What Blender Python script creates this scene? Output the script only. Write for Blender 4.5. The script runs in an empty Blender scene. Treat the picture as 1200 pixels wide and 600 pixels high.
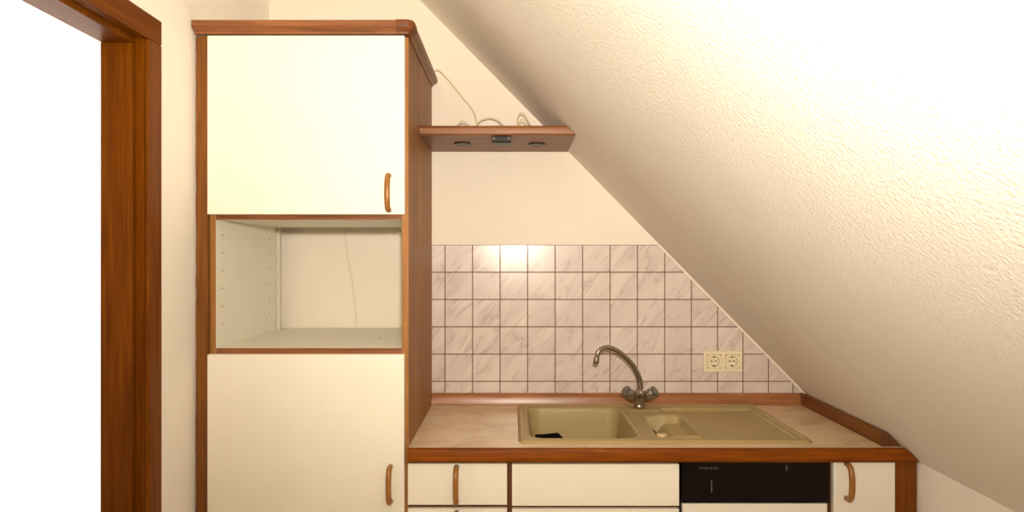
import bpy, bmesh, math, random
from mathutils import Vector, Matrix
random.seed(7)
S = bpy.context.scene
C = S.collection
PI = math.pi
EYE = 1.44            # lens height
F = 758.0             # focal length in pixels of the 1200 px frame
CY = 302.0
YB = 2.544            # back wall
XL = -0.956           # left wall

def at(px, py, Y):
    return Vector(((px - 600) * Y / F, Y, EYE + (CY - py) * Y / F))

def slope_x(z, y, gap=0.0):
    """X of the slanted ceiling at height z and depth y"""
    h = z - EYE
    return (0.643 - h - 0.012 * (YB - y)) / 1.02 - gap

# ------------------------------------------------------------------ materials
def new_mat(name):
    m = bpy.data.materials.new(name); m.use_nodes = True
    nt = m.node_tree
    b = nt.nodes['Principled BSDF']
    return m, nt, b

def lin(c):
    return tuple((x / 12.92 if x <= 0.04045 else ((x + 0.055) / 1.055) ** 2.4) for x in (v / 255 for v in c)) + (1,)

def plain(name, rgb, rough=0.5, metal=0.0, spec=0.5, coat=0.0):
    m, nt, b = new_mat(name)
    b.inputs['Base Color'].default_value = lin(rgb)
    b.inputs['Roughness'].default_value = rough
    b.inputs['Metallic'].default_value = metal
    b.inputs['Specular IOR Level'].default_value = spec
    b.inputs['Coat Weight'].default_value = coat
    return m

def ramp(nt, stops):
    r = nt.nodes.new('ShaderNodeValToRGB')
    e = r.color_ramp.elements
    while len(e) < len(stops): e.new(0.5)
    for el, (p, c) in zip(e, stops):
        el.position = p; el.color = c
    return r

def coords(nt, scale, rot=(0, 0, 0)):
    tc = nt.nodes.new('ShaderNodeTexCoord')
    mp = nt.nodes.new('ShaderNodeMapping')
    mp.inputs['Scale'].default_value = scale
    mp.inputs['Rotation'].default_value = rot
    nt.links.new(tc.outputs['Object'], mp.inputs['Vector'])
    return mp

def noise(nt, vec, scale, detail=3, rough=0.5, dist=0.0):
    n = nt.nodes.new('ShaderNodeTexNoise')
    n.inputs['Scale'].default_value = scale
    n.inputs['Detail'].default_value = detail
    n.inputs['Roughness'].default_value = rough
    n.inputs['Distortion'].default_value = dist
    nt.links.new(vec, n.inputs['Vector'])
    return n

def wood(name, dark, mid, light, axis, rough=0.42, spec=0.4):
    m, nt, b = new_mat(name)
    sc = [95.0, 95.0, 95.0]; sc[axis] = 4.0
    mp = coords(nt, sc)
    n = noise(nt, mp.outputs['Vector'], 1.0, 6, 0.62, 0.4)
    r = ramp(nt, [(0.28, lin(dark)), (0.5, lin(mid)), (0.74, lin(light))])
    nt.links.new(n.outputs['Fac'], r.inputs['Fac'])
    sc2 = [16.0, 16.0, 16.0]; sc2[axis] = 1.1
    mp2 = coords(nt, sc2)
    n2 = noise(nt, mp2.outputs['Vector'], 1.0, 3, 0.5, 1.2)
    r2 = ramp(nt, [(0.3, (0.78, 0.74, 0.70, 1)), (0.65, (1.06, 1.05, 1.04, 1))])
    nt.links.new(n2.outputs['Fac'], r2.inputs['Fac'])
    mx = nt.nodes.new('ShaderNodeMix'); mx.data_type = 'RGBA'; mx.blend_type = 'MULTIPLY'
    mx.inputs[0].default_value = 1.0
    nt.links.new(r.outputs['Color'], mx.inputs[6]); nt.links.new(r2.outputs['Color'], mx.inputs[7])
    nt.links.new(mx.outputs[2], b.inputs['Base Color'])
    b.inputs['Roughness'].default_value = rough
    b.inputs['Specular IOR Level'].default_value = spec
    bp = nt.nodes.new('ShaderNodeBump'); bp.inputs['Strength'].default_value = 0.06; bp.inputs['Distance'].default_value = 0.001
    nt.links.new(n.outputs['Fac'], bp.inputs['Height']); nt.links.new(bp.outputs['Normal'], b.inputs['Normal'])
    return m

def plaster(name, rgb, bump=0.5, scale=85.0, dist=0.003, rough=0.85):
    m, nt, b = new_mat(name)
    mp = coords(nt, (1, 1, 1))
    n = noise(nt, mp.outputs['Vector'], scale, 4, 0.6, 0.3)
    v = nt.nodes.new('ShaderNodeTexVoronoi'); v.inputs['Scale'].default_value = scale * 1.1
    nt.links.new(mp.outputs['Vector'], v.inputs['Vector'])
    ad = nt.nodes.new('ShaderNodeMath'); ad.operation = 'SUBTRACT'
    nt.links.new(n.outputs['Fac'], ad.inputs[0])
    mu = nt.nodes.new('ShaderNodeMath'); mu.operation = 'MULTIPLY'; mu.inputs[1].default_value = 0.35
    nt.links.new(v.outputs['Distance'], mu.inputs[0]); nt.links.new(mu.outputs[0], ad.inputs[1])
    bp = nt.nodes.new('ShaderNodeBump'); bp.inputs['Strength'].default_value = bump; bp.inputs['Distance'].default_value = dist
    nt.links.new(ad.outputs[0], bp.inputs['Height']); nt.links.new(bp.outputs['Normal'], b.inputs['Normal'])
    c = lin(rgb)
    n2 = noise(nt, mp.outputs['Vector'], 2.2, 4, 0.6)
    r = ramp(nt, [(0.3, tuple(x * 0.955 for x in c[:3]) + (1,)), (0.7, c)])
    nt.links.new(n2.outputs['Fac'], r.inputs['Fac']); nt.links.new(r.outputs['Color'], b.inputs['Base Color'])
    b.inputs['Roughness'].default_value = rough
    b.inputs['Specular IOR Level'].default_value = 0.25
    return m

def laminate(name, rgb, rough=0.4, spec=0.4):
    m, nt, b = new_mat(name)
    mp = coords(nt, (1, 1, 1))
    n = noise(nt, mp.outputs['Vector'], 9, 5, 0.6)
    c = lin(rgb)
    r = ramp(nt, [(0.3, tuple(x * 0.97 for x in c[:3]) + (1,)), (0.7, c)])
    nt.links.new(n.outputs['Fac'], r.inputs['Fac']); nt.links.new(r.outputs['Color'], b.inputs['Base Color'])
    b.inputs['Roughness'].default_value = rough; b.inputs['Specular IOR Level'].default_value = spec
    n3 = noise(nt, mp.outputs['Vector'], 420, 2, 0.5)
    bp = nt.nodes.new('ShaderNodeBump'); bp.inputs['Strength'].default_value = 0.05; bp.inputs['Distance'].default_value = 0.0005
    nt.links.new(n3.outputs['Fac'], bp.inputs['Height']); nt.links.new(bp.outputs['Normal'], b.inputs['Normal'])
    return m

def marble_tile(name):
    m, nt, b = new_mat(name)
    tc = nt.nodes.new('ShaderNodeTexCoord')
    a = nt.nodes.new('ShaderNodeAttribute'); a.attribute_name = 'tile_shift'
    add = nt.nodes.new('ShaderNodeVectorMath'); add.operation = 'ADD'
    nt.links.new(tc.outputs['Object'], add.inputs[0]); nt.links.new(a.outputs['Vector'], add.inputs[1])
    mp = nt.nodes.new('ShaderNodeMapping')
    mp.vector_type = 'TEXTURE'
    mp.inputs['Rotation'].default_value = (0, math.radians(-50), 0)
    mp.inputs['Scale'].default_value = (0.19, 0.1, 0.045)
    nt.links.new(add.outputs[0], mp.inputs['Vector'])
    n = noise(nt, mp.outputs['Vector'], 1.0, 4, 0.5, 0.5)
    s = nt.nodes.new('ShaderNodeMath'); s.operation = 'SUBTRACT'; s.inputs[1].default_value = 0.5
    ab = nt.nodes.new('ShaderNodeMath'); ab.operation = 'ABSOLUTE'
    nt.links.new(n.outputs['Fac'], s.inputs[0]); nt.links.new(s.outputs[0], ab.inputs[0])
    r = ramp(nt, [(0.0, (1, 1, 1, 1)), (0.02, (0.45, 0.45, 0.45, 1)), (0.075, (0, 0, 0, 1))])
    nt.links.new(ab.outputs[0], r.inputs['Fac'])
    n2 = noise(nt, add.outputs[0], 9, 3, 0.5)
    r2 = ramp(nt, [(0.44, (0, 0, 0, 1)), (0.62, (1, 1, 1, 1))])
    nt.links.new(n2.outputs['Fac'], r2.inputs['Fac'])
    mu = nt.nodes.new('ShaderNodeMath'); mu.operation = 'MULTIPLY'
    nt.links.new(r.outputs['Color'], mu.inputs[0]); nt.links.new(r2.outputs['Color'], mu.inputs[1])
    m2 = nt.nodes.new('ShaderNodeMath'); m2.operation = 'MULTIPLY'; m2.inputs[1].default_value = 0.62
    nt.links.new(mu.outputs[0], m2.inputs[0])
    n4 = noise(nt, mp.outputs['Vector'], 0.5, 4, 0.5)
    rb = ramp(nt, [(0.3, lin((208, 192, 186))), (0.65, lin((222, 208, 200)))])
    nt.links.new(n4.outputs['Fac'], rb.inputs['Fac'])
    mx = nt.nodes.new('ShaderNodeMix'); mx.data_type = 'RGBA'
    nt.links.new(m2.outputs[0], mx.inputs[0]); nt.links.new(rb.outputs['Color'], mx.inputs[6])
    mx.inputs[7].default_value = lin((168, 145, 138))
    nt.links.new(mx.outputs[2], b.inputs['Base Color'])
    b.inputs['Roughness'].default_value = 0.22
    b.inputs['Specular IOR Level'].default_value = 0.4
    return m

def marble_top(name):
    m, nt, b = new_mat(name)
    mp = coords(nt, (5.5, 9.0, 4.0), (0, 0, 0.35))
    n = noise(nt, mp.outputs['Vector'], 1.0, 6, 0.6, 1.0)
    r = ramp(nt, [(0.3, lin((190, 164, 128))), (0.5, lin((214, 190, 156))), (0.72, lin((226, 206, 174)))])
    nt.links.new(n.outputs['Fac'], r.inputs['Fac']); nt.links.new(r.outputs['Color'], b.inputs['Base Color'])
    b.inputs['Roughness'].default_value = 0.3; b.inputs['Specular IOR Level'].default_value = 0.45
    return m

M = dict(
    wood_z=wood('oak_brown_upright', (130, 86, 44), (153, 105, 56), (170, 120, 70), 2, 0.5, 0.22),
    wood_x=wood('oak_brown_lengthwise', (102, 60, 32), (131, 81, 46), (156, 102, 62), 0, 0.42, 0.28),
    wood_y=wood('oak_brown_depthwise', (118, 78, 46), (140, 96, 58), (158, 110, 70), 1),
    upst=wood('oak_upstand', (132, 82, 48), (160, 104, 64), (178, 122, 78), 0, 0.3, 0.5),
    corner=wood('oak_corner_block', (88, 48, 22), (110, 62, 30), (130, 78, 42), 0, 0.45, 0.25),
    filler=wood('oak_filler', (92, 54, 18), (116, 70, 26), (138, 86, 38), 2, 0.45, 0.2),
    edge_z=wood('chestnut_edge_upright', (102, 56, 10), (120, 66, 16), (140, 80, 26), 2, 0.45, 0.15),
    edge=wood('chestnut_edge', (100, 48, 4), (126, 64, 7), (150, 84, 14), 0, 0.45, 0.1),
    edge_y=wood('chestnut_edge_depthwise', (88, 48, 10), (114, 66, 18), (138, 86, 30), 1, 0.42, 0.2),
    frame=wood('door_frame_wood', (84, 41, 0), (106, 55, 1), (124, 68, 4), 2, 0.45, 0.1),
    frame_y=wood('door_frame_wood_depthwise', (84, 41, 0), (106, 55, 1), (124, 68, 4), 1, 0.45, 0.1),
    handle=wood('handle_wood', (126, 80, 30), (154, 102, 44), (178, 124, 62), 2, 0.3, 0.5),
    brown=wood('carcass_edge_brown', (86, 50, 22), (104, 62, 28), (120, 74, 36), 2, 0.5),
    white=laminate('white_front', (243, 236, 222), 0.5, 0.3),
    inner=laminate('white_board', (232, 228, 215), 0.45),
    wall=plaster('painted_wallpaper', (240, 229, 215), 0.35, 120, 0.002),
    wall_l=plaster('painted_rough_wallpaper', (243, 236, 226), 0.55, 95, 0.003),
    slope=plaster('painted_roughcast', (240, 233, 224), 0.55, 135, 0.0028),
    hall=plaster('hall_paint', (245, 245, 243), 0.2, 90, 0.002),
    tile=marble_tile('marble_tile'),
    grout=plain('grout', (122, 86, 58), 0.9, spec=0.1),
    caulk=plain('caulk', (244, 232, 214), 0.5),
    top=marble_top('marble_laminate'),
    sink=laminate('sand_composite', (168, 147, 101), 0.4, 0.35),
    sink_l=plain('sand_plastic', (196, 170, 122), 0.4),
    inner_d=plain('batten_white', (206, 198, 184), 0.6),
    chrome=plain('chrome', (178, 172, 164), 0.1, 1.0),
    smoke=plain('smoky_plastic', (96, 88, 84), 0.15, 0.0, 0.6, 0.5),
    black=plain('black_panel', (15, 9, 6), 0.3, spec=0.2),
    black_s=plain('black_plastic', (30, 24, 20), 0.4),
    cloth=plain('black_cloth', (20, 14, 12), 0.95, spec=0.05),
    mark=plain('grey_print', (84, 78, 72), 0.6),
    hole=plain('dark_hole', (60, 46, 34), 0.9),
    cream=plain('cream_plastic', (236, 221, 190), 0.35),
    cream_shade=plain('cream_plastic_shade', (206, 184, 146), 0.4),
    cord_p=plain('painted_cord', (232, 220, 204), 0.6),
    cord=plain('cream_cord', (222, 206, 172), 0.5),
    metal=plain('contact_metal', (120, 110, 96), 0.35, 1.0),
    floor=wood('floor_boards', (176, 160, 138), (196, 180, 158), (210, 196, 176), 1, 0.45),
)

# ------------------------------------------------------------------ helpers
ORIG = {}
def bm_new(): return bmesh.new()

def box(bm, x0, x1, y0, y1, z0, z1, mi=0):
    vs = [bm.verts.new(p) for p in ((x0, y0, z0), (x1, y0, z0), (x1, y1, z0), (x0, y1, z0),
                                    (x0, y0, z1), (x1, y0, z1), (x1, y1, z1), (x0, y1, z1))]
    fs = []
    for q in ((0, 3, 2, 1), (4, 5, 6, 7), (0, 1, 5, 4), (1, 2, 6, 5), (2, 3, 7, 6), (3, 0, 4, 7)):
        f = bm.faces.new([vs[i] for i in q]); f.material_index = mi; fs.append(f)
    return fs

def rbox(bm, x0, x1, y0, y1, z0, z1, r=0.002, seg=2, mi=0):
    t = bmesh.new(); box(t, x0, x1, y0, y1, z0, z1)
    bmesh.ops.bevel(t, geom=t.edges[:], offset=r, segments=seg, affect='EDGES', profile=0.5)
    merge(bm, t, mi)

def merge(bm, t, mi=None):
    me = bpy.data.meshes.new('tmp'); t.to_mesh(me); t.free()
    n0 = len(bm.faces); bm.from_mesh(me); bpy.data.meshes.remove(me)
    bm.faces.ensure_lookup_table()
    if mi is not None:
        for f in bm.faces[n0:]: f.material_index = mi

def prism(bm, pts, off, mi=0):
    """closed outline pts extruded by the vector off"""
    off = Vector(off)
    a = [bm.verts.new(p) for p in pts]; b = [bm.verts.new(Vector(p) + off) for p in pts]
    f = [bm.faces.new(a), bm.faces.new(b[::-1])]
    n = len(pts)
    for i in range(n): f.append(bm.faces.new((a[i], b[i], b[(i + 1) % n], a[(i + 1) % n])))
    for q in f: q.material_index = mi
    bmesh.ops.recalc_face_normals(bm, faces=f)
    return f

def sweep(bm, profile, path, mi=0):
    """profile rows: function(i) -> list of points for station i; quads between"""
    rows = [[bm.verts.new(p) for p in profile(q)] for q in path]
    n = len(rows[0]); fs = []
    for a, b in zip(rows, rows[1:]):
        for i in range(n): fs.append(bm.faces.new((a[i], a[(i + 1) % n], b[(i + 1) % n], b[i])))
    fs.append(bm.faces.new(rows[0])); fs.append(bm.faces.new(rows[-1][::-1]))
    for f in fs: f.material_index = mi
    bmesh.ops.recalc_face_normals(bm, faces=fs)

def tube(bm, pts, rad, n=12, mi=0):
    pts = [Vector(p) for p in pts]
    rads = rad if isinstance(rad, (list, tuple)) else [rad] * len(pts)
    up = None; rows = []
    for i, p in enumerate(pts):
        d = (pts[min(i + 1, len(pts) - 1)] - pts[max(i - 1, 0)]).normalized()
        if up is None:
            up = Vector((0, 0, 1)) if abs(d.z) < 0.9 else Vector((0, 1, 0))
        s = d.cross(up).normalized(); up = s.cross(d).normalized()
        rows.append([bm.verts.new(p + (s * math.cos(2 * PI * k / n) + up * math.sin(2 * PI * k / n)) * rads[i]) for k in range(n)])
    fs = []
    for a, b in zip(rows, rows[1:]):
        for i in range(n): fs.append(bm.faces.new((a[i], a[(i + 1) % n], b[(i + 1) % n], b[i])))
    fs.append(bm.faces.new(rows[0][::-1])); fs.append(bm.faces.new(rows[-1]))
    for f in fs: f.material_index = mi; f.smooth = True
    bmesh.ops.recalc_face_normals(bm, faces=fs)

def spline(pts, n=10):
    pts = [Vector(p) for p in pts]; out = []
    q = [pts[0] * 2 - pts[1]] + pts + [pts[-1] * 2 - pts[-2]]
    for i in range(1, len(q) - 2):
        for k in range(n):
            t = k / n; p0, p1, p2, p3 = q[i - 1:i + 3]
            out.append(0.5 * ((2 * p1) + (p2 - p0) * t + (2 * p0 - 5 * p1 + 4 * p2 - p3) * t * t + (3 * p1 - p0 - 3 * p2 + p3) * t ** 3))
    out.append(pts[-1]); return out

def lathe(bm, prof, base, axis=(0, 0, 1), n=24, mi=0, smooth=True):
    """prof: (radius, height) pairs along axis from base"""
    axis = Vector(axis).normalized(); base = Vector(base)
    s = axis.orthogonal().normalized(); u = axis.cross(s)
    rows = [[bm.verts.new(base + axis * h + (s * math.cos(2 * PI * k / n) + u * math.sin(2 * PI * k / n)) * max(r, 1e-5)) for k in range(n)] for r, h in prof]
    fs = []
    for a, b in zip(rows, rows[1:]):
        for i in range(n): fs.append(bm.faces.new((a[i], a[(i + 1) % n], b[(i + 1) % n], b[i])))
    fs.append(bm.faces.new(rows[0][::-1])); fs.append(bm.faces.new(rows[-1]))
    for f in fs: f.material_index = mi; f.smooth = smooth
    bmesh.ops.recalc_face_normals(bm, faces=fs)

def obj(name, bm, mats, parent=None, bevel=0.0, smooth=None):
    me = bpy.data.meshes.new(name)
    off = ORIG.get(parent.name, Vector()) if parent else Vector()
    if parent: bmesh.ops.translate(bm, verts=bm.verts[:], vec=-off)
    bm.to_mesh(me); bm.free()
    for m in (mats if isinstance(mats, (list, tuple)) else [mats]): me.materials.append(m)
    o = bpy.data.objects.new(name, me); C.objects.link(o)
    if parent: o.parent = parent
    ORIG[o.name] = off
    if bevel:
        md = o.modifiers.new('bevel', 'BEVEL'); md.width = bevel; md.segments = 2
        md.limit_method = 'ANGLE'; md.angle_limit = math.radians(40)
    if smooth is not None:
        for p in me.polygons: p.use_smooth = True
        try: me.set_sharp_from_angle(angle=math.radians(smooth))
        except Exception: pass
    return o

def thing(name, label, cat, loc, group=None, kind=None):
    o = bpy.data.objects.new(name, None); C.objects.link(o)
    o.empty_display_size = 0.05; o.location = loc; ORIG[o.name] = Vector(loc)
    return tag(o, label, cat, group, kind)

def tag(o, label=None, cat=None, group=None, kind=None):
    if label: o['label'] = label
    if cat: o['category'] = cat
    if group: o['group'] = group
    if kind: o['kind'] = kind
    return o

def struct(name, bm, m, **k): return tag(obj(name, bm, m, **k), kind='structure')

# ------------------------------------------------------------------ the room
CEIL = 2.52; YR = -1.9; KNEE = 0.45; XH = -2.05; YH = 4.2
DY0, DY1, DZ = 0.86, 1.695, 2.022          # doorway clear of the wall
WT = 0.104
b = bm_new(); box(b, XH - 0.1, 1.95, YR - 0.1, YH + 0.1, -0.08, 0.0); struct('floor', b, M['floor'])
b = bm_new(); box(b, XL - WT, 2.0, YB, YB + 0.1, 0, CEIL); struct('wall_back', b, M['wall'])
b = bm_new()
for y0, y1, z0 in ((YR, DY0, 0), (DY1, YB, 0), (DY0, DY1, DZ)): box(b, XL - WT, XL, y0, y1, z0, CEIL)
box(b, XL - WT, XL, YB + 0.1, YH, 0, CEIL)
struct('wall_left', b, M['wall_l'])
b = bm_new(); box(b, XH, 2.0, YR - 0.1, YR, 0, CEIL); struct('wall_rear', b, M['wall'])
b = bm_new(); box(b, 1.2265, 1.40, YR, YB, 0, 0.835); struct('wall_right', b, M['slope'])
b = bm_new()                                   # flat ceiling and the roof slope, one surface
box(b, XH - 0.1, slope_x(CEIL, YB) + 0.02, YR, YH, CEIL, CEIL + 0.08)
def slope_ring(y):
    return [(slope_x(CEIL + 0.06, y), y, CEIL + 0.06), (slope_x(0.80, y), y, 0.80), (slope_x(0.80, y) + 0.1, y, 0.80), (slope_x(CEIL + 0.06, y) + 0.1, y, CEIL + 0.06)]
sweep(b, slope_ring, [YR, YB + 0.05])
struct('ceiling', b, M['slope'])
b = bm_new(); box(b, XH - 0.1, XH, YR, YH, 0, CEIL); struct('wall_hall', b, M['hall'])
b = bm_new(); box(b, XH, XL, YH, YH + 0.1, 0, CEIL); struct('wall_end', b, M['hall'])

# door frame in the left wall
d = thing('door_1', 'brown wooden door frame in the left wall, doorway without its leaf', 'door frame', (XL, DY1, 0), kind='structure')
X0 = XL + 0.012
b = bm_new()
ya, yb2, za, zb = 1.745, 1.682, 2.076, 2.010
box(b, XL + 0.0005, X0, yb2, ya, 0, zb); obj('architrave', b, M['frame'], d, bevel=0.003)
b = bm_new(); box(b, XL + 0.0005, X0, DY0 - 0.05, DY0 + 0.013, 0, zb); obj('architrave', b, M['frame'], d, bevel=0.003)
b = bm_new(); box(b, XL + 0.0005, X0, DY0 - 0.05, ya, zb + 0.0003, za); obj('head_architrave', b, M['frame_y'], d, bevel=0.003)
b = bm_new()
box(b, XL - 0.023, XL, yb2 - 0.0, DY1, 0, zb); box(b, XL - 0.023, XL, DY0, DY1, zb, DZ - 0.001); box(b, XL - 0.023, XL, DY0, DY0 + 0.013, 0, zb)
obj('rebate', b, M['frame'], d)
b = bm_new()
yl, zl = 1.668, 1.996
box(b, XL - WT - 0.002, XL - 0.0235, yl, DY1, 0, zl); box(b, XL - WT - 0.002, XL - 0.0235, DY0, DY1, zl, DZ - 0.001)
box(b, XL - WT - 0.002, XL - 0.0235, DY0, DY0 + 0.027, 0, zl)
obj('lining', b, M['frame'], d, bevel=0.002)

# ------------------------------------------------------------------ bow handle shared by the fronts
def handle_bm(L=0.104, D=0.034, r=0.0082):
    t = bm_new(); pts = []; rr = []
    n = 26
    for i in range(n + 1):
        a = PI * i / n
        s = max(math.sin(a), 0.0) ** 0.5
        pts.append((0, -D * s + 0.0, -L / 2 * math.cos(a) * (1.0)))
        rr.append(r * (1.0 + 0.06 * math.sin(a)))
    tube(t, pts, rr, 12)
    return t
HME = None
def handle(parent, pos):
    global HME
    if HME is None:
        t = handle_bm(); HME = bpy.data.meshes.new('handle'); t.to_mesh(HME); t.free(); HME.materials.append(M['handle'])
    o = bpy.data.objects.new('handle', HME); C.objects.link(o); o.parent = parent
    o.location = Vector(pos) - ORIG[parent.name]
    tag(o, 'brown wooden bow handle')
    return o

def front(parent, name, x0, x1, z0, z1, yf, th=0.018, mat='white', hpos=None):
    t = bm_new(); rbox(t, x0, x1, yf, yf + th, z0, z1, 0.0015)
    o = obj(name, t, M[mat], parent)
    if hpos: handle(o, hpos)
    return o

# ------------------------------------------------------------------ tall cabinet
YT = 1.945; YC = 1.966
XR = -0.3145
tc = thing('tall_cabinet', 'tall white kitchen cabinet with brown wood sides, cornice and open middle niche', 'cabinet', (-0.635, 2.2, 0))
zn0, zn1 = 1.165, 1.5554         # niche floor top, niche ceiling underside
def split_inner(o, axis_sign):
    """second material on faces that look into the cabinet"""
    for p in o.data.polygons:
        if p.normal.x * axis_sign > 0.9: p.material_index = 1
def add_holes(bm, x, nx, ys, zs):
    for y in ys:
        for z in zs:
            lathe(bm, [(0.0028, 0.0), (0.0028, 0.0004)], (x, y, z), (nx, 0, 0), 8, 2, False)
zs = [1.235, 1.29, 1.345, 1.40, 1.455, 1.51]
b = bm_new(); box(b, -0.918, -0.900, YC, 2.462, 0.0, 2.11)
for f in b.faces:
    f.normal_update()
    if f.normal.x > 0.9: f.material_index = 1
add_holes(b, -0.9, 1, (2.01, 2.40), zs)
obj('side_panel', b, [M['wood_z'], M['inner'], M['hole']], tc)
b = bm_new(); box(b, XR - 0.020, XR, YC, 2.535, 0.0, 2.11)
for f in b.faces:
    f.normal_update()
    if f.normal.x < -0.9: f.material_index = 1
obj('side_panel', b, [M['wood_z'], M['inner']], tc)
b = bm_new()                                    # scribed filler against the uneven wall
pts = [(-0.9185, 1.949, 0.0), (-0.9185, 1.949, 2.108)]
n = 60
for i in range(n + 1):
    z = 2.108 * (1 - i / n)
    pts.append((XL + 0.004 + random.uniform(-0.0012, 0.0012), 1.949, z))
prism(b, pts, (0, 0.018, 0)); obj('filler_strip', b, M['filler'], tc)
def board(name, z0, z1, y1=2.50, wht=True, y0=YC, mi_front='wood_x'):
    t = bm_new(); fs = box(t, -0.8995, XR - 0.0205, y0, y1, z0, z1)
    for f in fs:
        f.normal_update(); f.material_index = 0 if f.normal.y < -0.9 else 1
    return obj(name, t, [M[mi_front], M['inner']], tc)
board('niche_ceiling', zn1, 1.572, 2.462)
nb = board('niche_floor', 1.147, zn0, 2.535)
for x, y in ((-0.80, 2.36), (-0.45, 2.2)):
    t = bm_new(); lathe(t, [(0.004, 0), (0.004, 0.0006)], (x, y, zn0), (0, 0, 1), 10, 0, False)
    obj('screw_cap', t, M['hole'], nb)
board('top_board', 2.092, 2.11, 2.541); board('base_board', 0.10, 0.118, 2.50)  # top board deepened to the wall to shut out light behind the niche
t = bm_new(); box(t, -0.8995, XR - 0.0205, 2.455, 2.461, 1.5725, 2.0915); obj('back_panel', t, M['inner'], tc)
t = bm_new(); box(t, -0.8995, XR - 0.0205, 2.45, 2.456, 0.1185, 1.1465); obj('back_panel', t, M['inner'], tc)
t = bm_new(); box(t, -0.8995, XR - 0.0205, 2.02, 2.036, 0, 0.0995); obj('plinth', t, M['brown'], tc)
k = F / YT
front(tc, 'door', -0.9165, (474 - 600) / k, 1.5705, 2.1085, YT, 0.0195, hpos=(at(456, 226, YT).x, YT, at(0, 226, YT).z))
front(tc, 'door', -0.9165, (473.5 - 600) / k, 0.11, 1.1485, YT, 0.0195, hpos=(at(457.5, 567, YT).x, YT, at(0, 567, YT).z))
t = bm_new(); box(t, -0.8990, -0.8845, 2.466, 2.480, 1.15, 2.09); obj('rear_batten', t, M['inner_d'], tc)
# cornice: profile stations go round the front and the right side
def corn_profile(zb_, zt):
    return [(0.000, zb_), (-0.006, zb_), (-0.008, zb_ + 0.006), (-0.017, zb_ + 0.011), (-0.022, zb_ + 0.014), (-0.024, zb_ + 0.018), (-0.024, zt - 0.004), (-0.021, zt), (0.012, zt), (0.012, zb_ + 0.004)]
zc0, zc1 = 2.1105, 2.147
yc = 1.944
t = bm_new()
pr = corn_profile(zc0, zc1)
def st_front(x): return [(x, yc + o, z) for o, z in pr]
sweep(t, st_front, [XL + 0.004, -0.345]); co = obj('cornice', t, M['wood_x'], tc, smooth=35)
t = bm_new()
def st_corner(q):
    kind, v = q
    if kind == 'x': return [(v, yc + o - (0.0012 if o < 0 else 0), z + (0.0015 if z > zc0 + 0.02 else 0)) for o, z in pr]
    if kind == 'd':
        return [(XR - 0.002 - (o - (0.0012 if o < 0 else 0)) * v[0], yc + (o - (0.0012 if o < 0 else 0)) * v[1], z + (0.0015 if z > zc0 + 0.02 else 0)) for o, z in pr]
    return [(XR - 0.002 - (o - (0.0012 if o < 0 else 0)), v, z + (0.0015 if z > zc0 + 0.02 else 0)) for o, z in pr]
arc = [('d', (math.sin(a), math.cos(a))) for a in [i * PI / 2 / 6 for i in range(7)]]
sweep(t, st_corner, [('x', -0.346)] + arc + [('y', yc + 0.04)])
obj('cornice_corner', t, M['corner'], tc, smooth=35)
t = bm_new()
def st_side(y): return [(XR - 0.002 - o, y, z) for o, z in pr]
sweep(t, st_side, [yc + 0.0405, 2.538]); obj('cornice', t, M['wood_y'], tc, smooth=35)
t = bm_new(); box(t, XL + 0.006, XR - 0.013, yc + 0.0125, 2.5, 2.1265, 2.1305); obj('cover_board', t, M['inner'], tc)

# cable inside the niche
t = bm_new()
p = [at(404, 262, 2.538), at(405.5, 285, 2.539), at(411, 320, 2.5395), at(415.5, 352, 2.539), at(417, 378, 2.538), at(417.5, 386, 2.532)]
p[0].z = 1.60
tube(t, spline(p, 8), 0.0032, 8)
tag(obj('cable', t, M['cord_p']), 'thin cream cable hanging down the wall at the back of the open niche', 'cable')

# ------------------------------------------------------------------ shelf with downlights
zs0, zs1, ys0 = EYE + 0.416, EYE + 0.449, 2.19
sh = thing('wall_shelf', 'short brown wooden shelf with two downlights between the tall cabinet and the slanted ceiling', 'shelf', (-0.05, 2.36, zs0))
t = bm_new()
def st_shelf(q):
    end, = q,
    out = []
    for y, z in ((ys0 + 0.006, zs0), (ys0 + 0.001, zs0 + 0.004), (ys0, zs0 + 0.008), (ys0, zs1 - 0.010), (ys0 + 0.003, zs1 - 0.004), (ys0 + 0.010, zs1), (2.540, zs1), (2.540, zs0)):
        x = XR + 0.001 if end == 0 else slope_x(z, y, 0.003)
        out.append((x, y, z))
    return out
sweep(t, st_shelf, [0, 1]); obj('board', t, M['wood_x'], sh, smooth=25)
for px, py in ((542, 168), (629, 168.6)):
    c = at(px, py, 0.416 * F / (CY - py)); c.z = zs0
    t = bm_new(); lathe(t, [(0.024, 0.0), (0.031, 0.0), (0.031, 0.003), (0.028, 0.005), (0.024, 0.004)], c + Vector((0, 0, -0.0002)), (0, 0, -1), 28)
    dl = obj('downlight', t, M['black_s'], sh)
    t = bm_new(); lathe(t, [(0.0235, 0.0), (0.0235, 0.001), (0.01, 0.0025), (0.0, 0.003)], c + Vector((0, 0, -0.0002)), (0, 0, -1), 24)
    obj('lamp_glass', t, M['black'], dl)
t = bm_new()
x0, x1 = at(576.5, 160, 2.22).x, at(599, 160, 2.22).x
prism(t, [(x0, 2.212, zs0 - 0.0003), (x0, 2.212, zs0 - 0.015), (x0, 2.224, zs0 - 0.021), (x0, 2.285, zs0 - 0.021), (x0, 2.285, zs0 - 0.0003)], (x1 - x0, 0, 0))
sw = obj('switch_box', t, M['black_s'], sh, bevel=0.002)
t = bm_new(); rbox(t, x0 + 0.012, x1 - 0.012, 2.2095, 2.2115, zs0 - 0.0125, zs0 - 0.004, 0.0006); obj('rocker', t, M['black'], sw)

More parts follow.
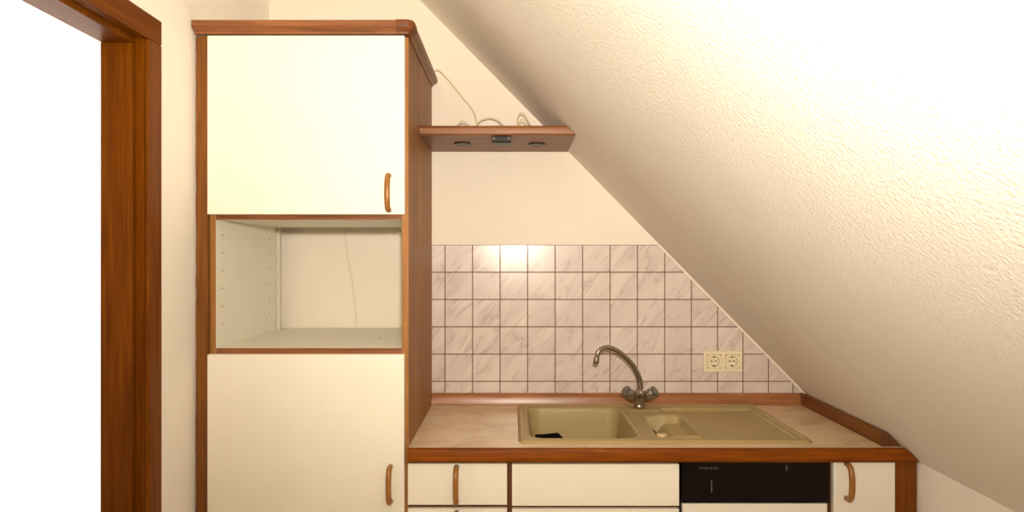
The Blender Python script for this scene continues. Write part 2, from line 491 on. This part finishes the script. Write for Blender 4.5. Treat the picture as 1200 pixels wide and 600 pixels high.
# cords on and above the shelf
t = bm_new()
p = [Vector((-0.335, 2.50, 2.1345)), Vector((-0.31, 2.5025, 2.152)), at(513, 82, 2.51), at(524, 92, 2.525), at(541, 113, 2.53), at(556, 133, 2.52), Vector((-0.125, 2.49, zs1 + 0.006)), Vector((-0.09, 2.45, zs1 + 0.0032)), Vector((-0.03, 2.44, zs1 + 0.003))]
p[2].z = max(p[2].z, 2.15)
tube(t, spline(p, 8), 0.0028, 8)
tag(obj('power_cord', t, M['cord']), 'long cream cord running diagonally from the tall cabinet top down to the shelf', 'cord')
def loop(pts, label):
    t = bm_new(); tube(t, spline(pts, 8), 0.0022, 8)
    tag(obj('power_cord', t, M['cord']), label, 'cord', 'cord loops on the shelf')
zt = zs1 + 0.0024
def P2(px, py, Y):
    v = at(px, py, Y); v.z = max(v.z, zt); return v
loop([P2(552, 152, 2.42), P2(558, 147, 2.43), P2(563, 141, 2.45), P2(573, 138, 2.46), P2(583, 140.5, 2.46), P2(590, 148, 2.45), P2(595, 155, 2.42)], 'low wide arch of cream cord on the middle of the shelf')
loop([P2(604, 156, 2.40), P2(607.5, 147, 2.43), P2(607, 137, 2.44), P2(610, 132, 2.44), P2(615, 134.5, 2.44), P2(619, 141, 2.43), P2(622, 149, 2.42), P2(618, 158, 2.36),
      P2(609, 156, 2.37), P2(608.5, 146, 2.40), P2(611, 140, 2.41), P2(616, 143, 2.40), P2(618.5, 150, 2.39)], 'tall double loop of cream cord near the slanted end of the shelf')
loop([P2(530, 155, 2.38), P2(536, 147, 2.42), P2(541, 142, 2.43), P2(547, 144, 2.43), P2(552, 152, 2.38)], 'small low loop of cream cord on the shelf nearest the tall cabinet')

# ------------------------------------------------------------------ tiles
xs = [505.5, 521.5, 553.8, 586, 618.2, 650.5, 682.8, 715, 747, 779, 810.2, 841, 870.8, 900.6, 929, 958]
yr = [287, 319, 351, 383, 415, 447, 461]
YTL = YB - 0.007
def w2(px, py):
    v = at(px, py, YTL); return (v.x, v.z)
def clip(poly, gap):
    out = []
    f = lambda q: slope_x(q[1], YTL, gap) - q[0]
    for i in range(len(poly)):
        a, c = poly[i], poly[(i + 1) % len(poly)]
        fa, fc = f(a), f(c)
        if fa >= 0: out.append(a)
        if (fa >= 0) != (fc >= 0):
            s = fa / (fa - fc); out.append((a[0] + (c[0] - a[0]) * s, a[1] + (c[1] - a[1]) * s))
    return out
def area(p): return abs(sum(p[i][0] * p[(i + 1) % len(p)][1] - p[(i + 1) % len(p)][0] * p[i][1] for i in range(len(p)))) / 2
sp = thing('tile_backsplash', 'backsplash of pale square marble-look tiles on the wall above the countertop', 'backsplash', (0.3, YB, 0.91))
b = bm_new(); sl = b.verts.layers.float_vector.new('tile_shift')
g = 0.0019
for i in range(len(xs) - 1):
    for j in range(len(yr) - 1):
        xa, z1_ = w2(xs[i], yr[j]); xb, z0_ = w2(xs[i + 1], yr[j + 1])
        p = clip([(xa + g, z0_ + g), (xb - g, z0_ + g), (xb - g, z1_ - g), (xa + g, z1_ - g)], 0.0115)
        if len(p) < 3 or area(p) < 1e-4: continue
        t = bm_new(); prism(t, [(x, YTL, z) for x, z in p], (0, 0.0055, 0))
        ed = [e for e in t.edges if all(abs(v.co.y - YTL) < 1e-6 for v in e.verts)]
        bmesh.ops.bevel(t, geom=ed, offset=0.0009, segments=2, affect='EDGES')
        n0 = len(b.verts); merge(b, t, 0); b.verts.ensure_lookup_table()
        sh_ = (random.uniform(-30, 30), 0, random.uniform(-30, 30))
        for v in b.verts[n0:]: v[sl] = sh_
obj('tile', b, M['tile'], sp)
b = bm_new()
xa, z1_ = w2(xs[0], yr[0]); xb, z0_ = w2(xs[-1], yr[-1])
p = clip([(xa, z0_), (xb, z0_), (xb, z1_), (xa, z1_)], 0.0115)
prism(b, [(x, YTL + 0.0018, z) for x, z in p], (0, 0.0048, 0)); obj('grout', b, M['grout'], sp)
b = bm_new()                                   # caulk bead between tiles and slope
zA, zB = at(0, 288, YTL).z, at(0, 460, YTL).z
prism(b, [(slope_x(zA, YTL, 0.011), YTL - 0.002, zA), (slope_x(zA, YTL, 0.0012), YTL - 0.002, zA), (slope_x(zB, YTL, 0.0012), YTL - 0.002, zB), (slope_x(zB, YTL, 0.011), YTL - 0.002, zB)], (0, 0.0085, 0))
struct('trim_1', b, M['caulk'])

# ------------------------------------------------------------------ double socket
ysk = YTL - 0.0005
c0 = at(846.5, 423, YTL)
so = thing('wall_socket', 'cream double wall socket on the tiles near the slanted ceiling', 'socket', (c0.x, ysk, c0.z))
YS = ysk - 0.012
b = bm_new(); hw = 0.0275
for x0, x1, z0, z1 in ((-0.0755, 0.0755, hw, 0.040), (-0.0755, 0.0755, -0.040, -hw), (-0.0755, -0.0355 - hw, -hw, hw), (-0.0355 + hw, 0.0355 - hw, -hw, hw), (0.0355 + hw, 0.0755, -hw, hw)):
    box(b, c0.x + x0, c0.x + x1, ysk - 0.0095, ysk, c0.z + z0, c0.z + z1)
bmesh.ops.remove_doubles(b, verts=b.verts[:], dist=1e-6)
o = obj('cover_frame', b, M['cream'], so)
for s in (-1, 1):
    cx = c0.x + s * 0.0355
    t = bm_new(); N = 40; loops = []
    def sq(a, h, rr):
        n_ = 7.0; c_, s_ = math.cos(a), math.sin(a)
        k_ = (abs(c_) ** n_ + abs(s_) ** n_) ** (-1 / n_); return (c_ * k_ * h, s_ * k_ * h)
    for h, yy_ in ((0.0272, ysk - 0.004), (0.0272, YS + 0.0015), (0.0262, YS)):
        loops.append([t.verts.new((cx + sq(2 * PI * i / N, h, 0)[0], yy_, c0.z + sq(2 * PI * i / N, h, 0)[1])) for i in range(N)])
    for r_, yy_ in ((0.0208, YS), (0.0200, YS + 0.001), (0.0195, YS + 0.0085), (0.0001, YS + 0.0085)):
        loops.append([t.verts.new((cx + math.cos(2 * PI * i / N) * r_, yy_, c0.z + math.sin(2 * PI * i / N) * r_)) for i in range(N)])
    for a_, b_ in zip(loops, loops[1:]):
        for i in range(N): t.faces.new((a_[i], a_[(i + 1) % N], b_[(i + 1) % N], b_[i]))
    bmesh.ops.recalc_face_normals(t, faces=t.faces[:])
    for k_, f in enumerate(t.faces):
        f.smooth = False; f.material_index = 1 if k_ // N in (0, 3, 4) or k_ // N == 1 else 0  # darker cream paints shade on the well walls and insert edges
    ins = obj('socket_insert', t, [M['cream'], M['cream_shade']], so, smooth=30)
    YW_ = YS + 0.0085
    for q in (-1, 1):
        t = bm_new(); lathe(t, [(0.0030, 0), (0.0030, 0.0004)], (cx + q * 0.0095, YW_ - 0.0002, c0.z), (0, -1, 0), 14, 0, False); obj('pin_hole', t, M['hole'], ins)
        t = bm_new(); rbox(t, cx - 0.004, cx + 0.004, YW_ - 0.006, YW_ - 0.0002, c0.z + q * 0.0175 - 0.0022, c0.z + q * 0.0175 + 0.0022, 0.0004); obj('earth_clip', t, M['hole'], ins)
    t = bm_new(); lathe(t, [(0.0022, 0), (0.0022, 0.0006), (0.001, 0.0009)], (cx, YW_ - 0.0002, c0.z), (0, -1, 0), 12); obj('screw', t, M['metal'], ins)

# ------------------------------------------------------------------ countertop
ZT = 0.866; ZU = 0.8265; YW = 1.935; YWB = 2.5400
ct = thing('countertop', 'long beige marble-look countertop with brown wooden edges under the slanted ceiling', 'countertop', (0.45, 2.24, ZU))
SX0, SX1, SY0, SY1 = 0.020, 0.936, 1.991, 2.503       # sink outline
b = bm_new()
xl = XR + 0.001
hx0, hx1, hy0, hy1 = SX0 + 0.015, SX1 - 0.015, SY0 + 0.015, SY1 - 0.012
yE = YW + 0.020
box(b, xl, hx0, yE, YWB, ZU, ZT); box(b, hx0, hx1, yE, hy0, ZU, ZT); box(b, hx0, hx1, hy1, YWB, ZU, ZT)
G = 0.003
def topx(y): return slope_x(ZT, y, G)
prism(b, [(hx1, yE, ZU), (hx1, YWB, ZU), (topx(YWB), YWB, ZU), (topx(yE), yE, ZU)], (0, 0, ZT - ZU))
obj('slab', b, M['top'], ct)
b = bm_new()                                    # wooden front edge, its end cut along the slope
def st_edge(e):
    out = []
    for y, z in ((YW + 0.004, ZU), (YW, ZU + 0.006), (YW, ZT - 0.008), (YW + 0.003, ZT - 0.002), (YW + 0.008, ZT), (yE - 0.0003, ZT), (yE - 0.0003, ZU)):
        out.append((xl if e == 0 else slope_x(z, y, G), y, z))
    return out
sweep(b, st_edge, [0, 1]); obj('front_edge', b, M['edge'], ct, smooth=30)
# rear upstand
b = bm_new()
ZR = ZT + 0.045
pr2 = [(2.512, ZT + 0.0003), (2.513, ZT + 0.010), (2.519, ZT + 0.028), (2.524, ZT + 0.040), (2.529, ZR - 0.001), (2.5365, ZR - 0.001), (2.5365, ZT + 0.0003)]
xe = 1.134
def st_up(x): return [(x, y, z) for y, z in pr2]
sweep(b, st_up, [xl, xe - 0.012]); obj('rear_upstand', b, M['upst'], ct, smooth=30)
# side upstand following the slope
b = bm_new()
def st_sup(y):
    zt_ = ZR - 0.004
    return [(xe - 0.008, y, ZT + 0.0003), (xe - 0.006, y, ZT + 0.012), (slope_x(zt_, y, G) - 0.009, y, zt_ - 0.003), (slope_x(zt_, y, G) - 0.005, y, zt_), (slope_x(zt_, y, G), y, zt_), (slope_x(ZT, y, G), y, ZT + 0.0003)]
sweep(b, st_sup, [2.5365, 1.985]); obj('side_upstand', b, M['edge_y'], ct, smooth=30)
b = bm_new()
sweep(b, lambda y: [(p_[0] - (0.0015 if i < 4 else 0), y, p_[2] + (0.001 if 1 < i < 4 else 0)) for i, p_ in enumerate(st_sup(y))], [1.9845, 1.966])
obj('upstand_end_cap', b, M['brown'], ct)
b = bm_new()
sweep(b, lambda x: [(x, y - 0.0012 * (i < 5), z + 0.001 * (1 < i < 5)) for i, (y, z) in enumerate(pr2)], [xe - 0.0118, xe + 0.006])
obj('upstand_corner', b, M['brown'], ct)

# ------------------------------------------------------------------ sink
def sdr(x, y, x0, x1, y0, y1, r):
    cx, cy, hx, hy = (x0 + x1) / 2, (y0 + y1) / 2, (x1 - x0) / 2, (y1 - y0) / 2
    qx, qy = abs(x - cx) - hx + r, abs(y - cy) - hy + r
    return math.hypot(max(qx, 0), max(qy, 0)) + min(max(qx, qy), 0) - r
def ss(v):
    v = min(max(v, 0), 1); return v * v * (3 - 2 * v)
BX0, BX1, BY0, BY1 = 0.056, 0.405, 2.030, 2.440
HX0, HX1, HY0, HY1 = 0.462, 0.603, 2.050, 2.315
DX0, DX1, DY0_, DY1_ = 0.555, 0.903, 2.026, 2.450
def sink_z(x, y):
    z = 0.009 * ss(-sdr(x, y, SX0, SX1, SY0, SY1, 0.03) / 0.010)
    z -= 0.003 * ss(-sdr(x, y, SX0 + 0.018, SX1 - 0.016, SY0 + 0.016, SY1 - 0.022, 0.03) / 0.006)
    dh = sdr(x, y, HX0, HX1, HY0, HY1, 0.028)
    # draining board
    dd = sdr(x, y, DX0, DX1, DY0_, DY1_, 0.02)
    m = ss(-dd / 0.010) * ss((dh - 0.010) / 0.008)
    z -= 0.0075 * m
    z += 0.0004 * m * (0.5 + 0.5 * math.cos(2 * PI * (y - 2.03) / 0.035)) ** 3 * ss((x - 0.64) / 0.02) * ss((0.885 - x) / 0.02)
    # outer step along the right end of the board
    d2 = sdr(x, y, DX0 - 0.2, DX1 + 0.014, DY0_ - 0.005, DY1_ + 0.006, 0.02)
    z -= 0.002 * ss(-d2 / 0.004) * ss((x - 0.62) / 0.02)
    d3 = sdr(x, y, DX0 - 0.2, DX1 - 0.018, DY0_ - 0.05, DY1_ - 0.012, 0.02)
    z -= 0.0025 * ss(-d3 / 0.004) * m
    # tap ledge
    dl_ = sdr(x, y, 0.418, 0.552, 2.385, 2.475, 0.012)
    z += 0.004 * ss(-dl_ / 0.006)
    # half bowl, its floor climbing to the right, with a raised lip
    tx = ss((x - HX0 - 0.030) / 0.06)
    z -= (0.078 - 0.054 * tx) * ss(-dh / (0.0055 + 0.005 * tx))
    z += 0.005 * math.exp(-((dh - 0.005) / 0.005) ** 2) * ss((x - 0.50) / 0.03)
    db = sdr(x, y, BX0, BX1, BY0, BY1, 0.05)
    z -= 0.148 * ss(-db / 0.026) ** 0.8
    z += 0.0025 * math.exp(-((db - 0.006) / 0.004) ** 2)
    return z
b = bm_new()
NX, NY = 400, 224
V = {}
for i in range(NX + 1):
    for j in range(NY + 1):
        x = SX0 + (SX1 - SX0) * i / NX; y = SY0 + (SY1 - SY0) * j / NY
        if sdr(x, y, SX0, SX1, SY0, SY1, 0.03) <= 0.0008:
            V[i, j] = b.verts.new((x, y, ZT + 0.0006 + sink_z(x, y)))
for i in range(NX):
    for j in range(NY):
        q = [V.get(k_) for k_ in ((i, j), (i + 1, j), (i + 1, j + 1), (i, j + 1))]
        if None not in q: b.faces.new(q).smooth = True
sk = thing('sink', 'beige composite inset sink with large bowl, small bowl and draining board', 'sink', (0.478, 2.247, ZT))
o = obj('basin', b, M['sink'], sk)
md = o.modifiers.new('thick', 'SOLIDIFY'); md.thickness = 0.004; md.offset = -1
# waste control on the lip of the small bowl, and the drain of the large one
b = bm_new(); rbox(b, 0.462, 0.492, 2.053, 2.068, ZT - 0.010, ZT + 0.0145, 0.003, 3)
wc = obj('waste_control', b, M['sink_l'], sk, smooth=40)
b = bm_new(); lathe(b, [(0.006, 0), (0.006, 0.003), (0.003, 0.005)], (0.477, 2.0528, ZT + 0.004), (0, -1, 0), 16); obj('knob', b, M['cream'], wc)
b = bm_new(); lathe(b, [(0.0, 0.0), (0.042, 0.0), (0.042, 0.002), (0.034, 0.003), (0.030, 0.001), (0.0, 0.001)], (0.23, 2.235, ZT - 0.1412), (0, 0, 1), 28); obj('drain', b, M['chrome'], sk)

# black cloth propped in the bowl
def c_pt(px, py, Y): return at(px, py, Y)
b = bm_new()
tl, tr, br = at(627, 510.0, 2.385), at(654, 507.6, 2.395), at(664, 518, 2.36)
low = [at(618, 530, 2.31), at(640, 534, 2.30), at(668, 528, 2.31)]
nx, nz = 10, 8
rows = []
for j in range(nz + 1):
    s = j / nz; row = []
    for i in range(nx + 1):
        u = i / nx
        a = tl.lerp(tr, u) if u < 1 else tr
        c = (at(630, 530, 2.31)).lerp(at(674, 528, 2.31), u)
        p_ = a.lerp(c, s); p_ += Vector((0, 0.002 * math.sin(u * 7 + s * 3), 0.0006 * math.sin(u * 9 + 1.3) * (1 - s)))
        row.append(b.verts.new(p_))
    rows.append(row)
for a, c in zip(rows, rows[1:]):
    for i in range(nx): b.faces.new((a[i], a[i + 1], c[i + 1], c[i])).smooth = True
o = obj('cloth', b, M['cloth']); md = o.modifiers.new('thick', 'SOLIDIFY'); md.thickness = 0.004; md.offset = 0
tag(o, 'small black folded cloth lying in the large sink bowl', 'cloth')

# ------------------------------------------------------------------ tap
fb = Vector((0.478, 2.432, ZT + 0.0125))
tp = thing('mixer_tap', 'chrome two-handle mixer tap with curved swan-neck spout behind the sink', 'tap', fb)
b = bm_new(); lathe(b, [(0.022, 0.0), (0.0235, 0.001), (0.0225, 0.006), (0.0205, 0.010), (0.0235, 0.022), (0.029, 0.038), (0.030, 0.046), (0.027, 0.054), (0.020, 0.060), (0.015, 0.063), (0.014, 0.070)], fb, (0, 0, 1), 28)
# pointed front of the body
prism(b, [fb + Vector((-0.014, -0.020, 0.050)), fb + Vector((0.014, -0.020, 0.050)), fb + Vector((0.0, -0.014, 0.004))], (0, -0.014, 0.004))
obj('body', b, M['chrome'], tp)
yy = fb.y
pth = [fb + Vector((0, 0, 0.055)), at(750.5, 452, yy), at(748, 440, yy - 0.005), at(741, 427.5, yy - 0.012), at(731, 417, yy - 0.022), at(722, 410.5, yy - 0.03), at(713, 407.2, yy - 0.036), at(706, 408.3, yy - 0.042), at(701, 412.5, yy - 0.046), at(699.3, 418.5, yy - 0.048)]
pth[0].x = at(750.3, 452, yy).x - 0.001
q = spline(pth, 7)
b = bm_new(); tube(b, q, [0.0105 - 0.0022 * i / (len(q) - 1) for i in range(len(q))], 16); spo = obj('spout', b, M['chrome'], tp)
e = pth[-1]
b = bm_new(); lathe(b, [(0.0085, 0), (0.0108, 0.002), (0.0112, 0.022), (0.0098, 0.027), (0.007, 0.027)], e + Vector((0.0, 0, 0.003)), (-0.12, -0.03, -1), 20); obj('aerator', b, M['chrome'], spo)
for s in (-1, 1):
    ax = Vector((s * 0.74, -0.34, 0.58)).normalized()
    st = fb + Vector((s * 0.014, -0.006, 0.034))
    b = bm_new(); lathe(b, [(0.013, 0.0), (0.013, 0.010), (0.0180, 0.013), (0.0195, 0.017), (0.0205, 0.044), (0.0185, 0.048), (0.008, 0.049)], st, ax, 20)
    hd = obj('handle', b, M['chrome'], tp)
    b = bm_new(); lathe(b, [(0.0200, 0.0), (0.0212, 0.003), (0.0204, 0.009), (0.014, 0.012), (0.0, 0.0125)], st + ax * 0.0495, ax, 8, 0, False); tag(obj('handle_cap', b, M['smoke'], hd), 'smoky grey plastic cap')
b = bm_new(); lathe(b, [(0.004, 0), (0.005, 0.002), (0.003, 0.005)], fb + Vector((0.002, -0.017, 0.057)), (0, -0.8, 0.5), 14); obj('index_button', b, M['cream'], tp)

# ------------------------------------------------------------------ base units
YF = 1.955; kf = F / YF
def fx(px): return (px - 600) / kf
def fz(py): return EYE - (py - CY) / kf
def carcass(root, x0, x1, zt, y1=2.53, top=True, zb=0.1):
    t = bm_new(); y0 = YF + 0.020
    box(t, x0, x0 + 0.016, y0, y1, 0.0, zt); box(t, x1 - 0.016, x1, y0, y1, 0.0, zt)
    box(t, x0 + 0.0161, x1 - 0.0161, y0, y1, zb, zb + 0.016)
    box(t, x0 + 0.0161, x1 - 0.0161, y1 - 0.006, y1, zb + 0.0162, zt - 0.17)
    if top: box(t, x0 + 0.0161, x1 - 0.0161, y0, y0 + 0.016, zt - 0.018, zt)
    return obj('carcass', t, M['brown'], root)
def plinth(root, x0, x1):
    t = bm_new(); box(t, x0 + 0.0165, x1 - 0.0165, 2.03, 2.046, 0, 0.0995); obj('plinth', t, M['brown'], root)
def rail(root, x0, x1, z0, z1):
    t = bm_new(); box(t, x0 + 0.0165, x1 - 0.0165, YF + 0.020, YF + 0.036, z0, z1); obj('cross_rail', t, M['brown'], root)

xa, xb = XR + 0.001, fx(597.2)
u = thing('drawer_unit', 'narrow white drawer unit with bow handles next to the tall cabinet', 'cabinet', ((xa + xb) / 2, 2.25, 0))
carcass(u, xa, xb, 0.8255); plinth(u, xa, xb); rail(u, xa, xb, 0.676, 0.696)
dz = [(fz(543.5), fz(591.8)), (fz(596.5), 0.405), (0.393, 0.11)]
for i, (z1_, z0_) in enumerate(dz):
    zc = fz(567.5) if i == 0 else z1_ - 0.062
    front(u, 'drawer', fx(477.8), fx(594.2), z0_, z1_, YF, hpos=(fx(535), YF, zc))
xa, xb = fx(597.4), fx(797.2)
u = thing('sink_cabinet', 'white sink cabinet with plain handleless top panel beneath the large sink bowl', 'cabinet', ((xa + xb) / 2, 2.25, 0))
carcass(u, xa, xb, 0.8255, top=False); plinth(u, xa, xb); rail(u, xa, xb, 0.674, 0.694)
front(u, 'panel', fx(600), fx(796), fz(593), fz(544), YF)
front(u, 'door', fx(600), fx(796), 0.11, fz(597), YF, hpos=(fx(630), YF, 0.60))
xa, xb = fx(797.5), fx(973)
u = thing('dishwasher', 'built-in dishwasher with black control panel above a white door', 'dishwasher', ((xa + xb) / 2, 2.25, 0))
t = bm_new(); box(t, xa + 0.003, xb - 0.002, YF + 0.021, 2.52, 0.02, 0.755); obj('tub', t, M['black_s'], u)
t = bm_new()
pz0, pz1 = fz(588.5), fz(540.8)
pm = fx(971.5)
px0 = fx(798.2)
gx0, gx1, gz0, gz1 = fx(868), fx(905), fz(578), fz(560)     # recessed grip
box(t, px0, gx0, YF - 0.003, YF + 0.018, pz0, pz1); box(t, gx1, pm, YF - 0.003, YF + 0.018, pz0, pz1)
box(t, gx0, gx1, YF - 0.003, YF + 0.018, gz1, pz1); box(t, gx0, gx1, YF - 0.003, YF + 0.018, pz0, gz0)
box(t, gx0, gx1, YF + 0.001, YF + 0.018, gz0, gz1)
cp = obj('control_panel', t, M['black'], u)
t = bm_new()
x = 819.0
for w in (2.2, 1.6, 2.6, 1.2, 2.2, 1.8, 2.4):
    box(t, fx(x), fx(x + w), YF - 0.0036, YF - 0.0031, fz(549.3), fz(547.2)); x += w + 1.3
obj('printed_line', t, M['mark'], cp)
t = bm_new(); rbox(t, fx(832.6), fx(834.0), YF - 0.006, YF - 0.0031, fz(576.5), fz(562), 0.0005); obj('program_pointer', t, M['mark'], cp)
t = bm_new(); rbox(t, fx(920.4), fx(922.2), YF - 0.0045, YF - 0.0031, fz(551.5), fz(545), 0.0004); obj('indicator', t, M['mark'], cp)
front(u, 'door', fx(800), fx(969.5), 0.11, fz(590.3), YF)
t = bm_new(); box(t, xa + 0.003, xb - 0.002, 2.03, 2.046, 0.0, 0.0195); obj('foot_rail', t, M['black_s'], u)
xa, xb = fx(973.6), fx(1072)
u = thing('corner_cabinet', 'narrow white cabinet with a brown end panel tucked under the slanted ceiling', 'cabinet', ((xa + xb) / 2, 2.25, 0))
xm = fx(1049)
carcass(u, xa, xm - 0.001, 0.8255); plinth(u, xa, xm)
front(u, 'door', fx(977), xm, 0.11, fz(540.6), YF, hpos=(fx(992), YF, fz(563.5)))
t = bm_new(); box(t, xm + 0.0006, 1.2225, YF - 0.001, YF + 0.018, 0.0, 0.8255); obj('end_panel', t, M['edge_z'], u)

# ------------------------------------------------------------------ light
def spot(name, loc, target, power, col, size, blend, rad):
    l = bpy.data.lights.new(name, 'SPOT'); l.energy = power; l.color = col; l.spot_size = size; l.spot_blend = blend; l.shadow_soft_size = rad
    o = bpy.data.objects.new(name, l); C.objects.link(o); o.location = loc
    o.rotation_euler = (Vector(target) - Vector(loc)).to_track_quat('-Z', 'Y').to_euler()
    return o
WARM = (1.0, 0.915, 0.755)
spot('camera_flash', (0.03, -0.06, 1.64), (0.27, 1.6, 2.40), 212, WARM, math.radians(134), 1.0, 0.035)
def point(name, loc, power, col, rad):
    l = bpy.data.lights.new(name, 'POINT'); l.energy = power; l.color = col; l.shadow_soft_size = rad
    o = bpy.data.objects.new(name, l); C.objects.link(o); o.location = loc; return o
point('ceiling_lamp', (-0.35, 0.1, 2.20), 3, WARM, 0.12)
a = bpy.data.lights.new('hall_fill', 'AREA'); a.energy = 60; a.size = 0.7; a.color = (1, 0.97, 0.93)  # added light, washes the hall wall beyond the doorway white
o = bpy.data.objects.new('hall_fill', a); C.objects.link(o); o.location = (-1.5, 2.75, 2.48)

w = bpy.data.worlds.new('World'); S.world = w; w.use_nodes = True
w.node_tree.nodes['Background'].inputs['Color'].default_value = (0.9, 0.75, 0.55, 1)
w.node_tree.nodes['Background'].inputs['Strength'].default_value = 0.0

# ------------------------------------------------------------------ camera
cam = bpy.data.cameras.new('Camera'); co = bpy.data.objects.new('Camera', cam); C.objects.link(co)
co.location = (0, 0, EYE); co.rotation_euler = (PI / 2, 0, 0)
cam.sensor_width = 36; cam.lens = 36 * F / 1200; cam.shift_y = (CY - 300) / 1200; cam.clip_start = 0.02
S.camera = co
S.view_settings.view_transform = 'Standard'
S.view_settings.look = 'None'
S.view_settings.exposure = 0.0
S.view_settings.gamma = 1.0
S.view_settings.use_curve_mapping = False
S.cycles.use_denoising = True
S.cycles.max_bounces = 10
S.cycles.diffuse_bounces = 6
S.cycles.sample_clamp_indirect = 4
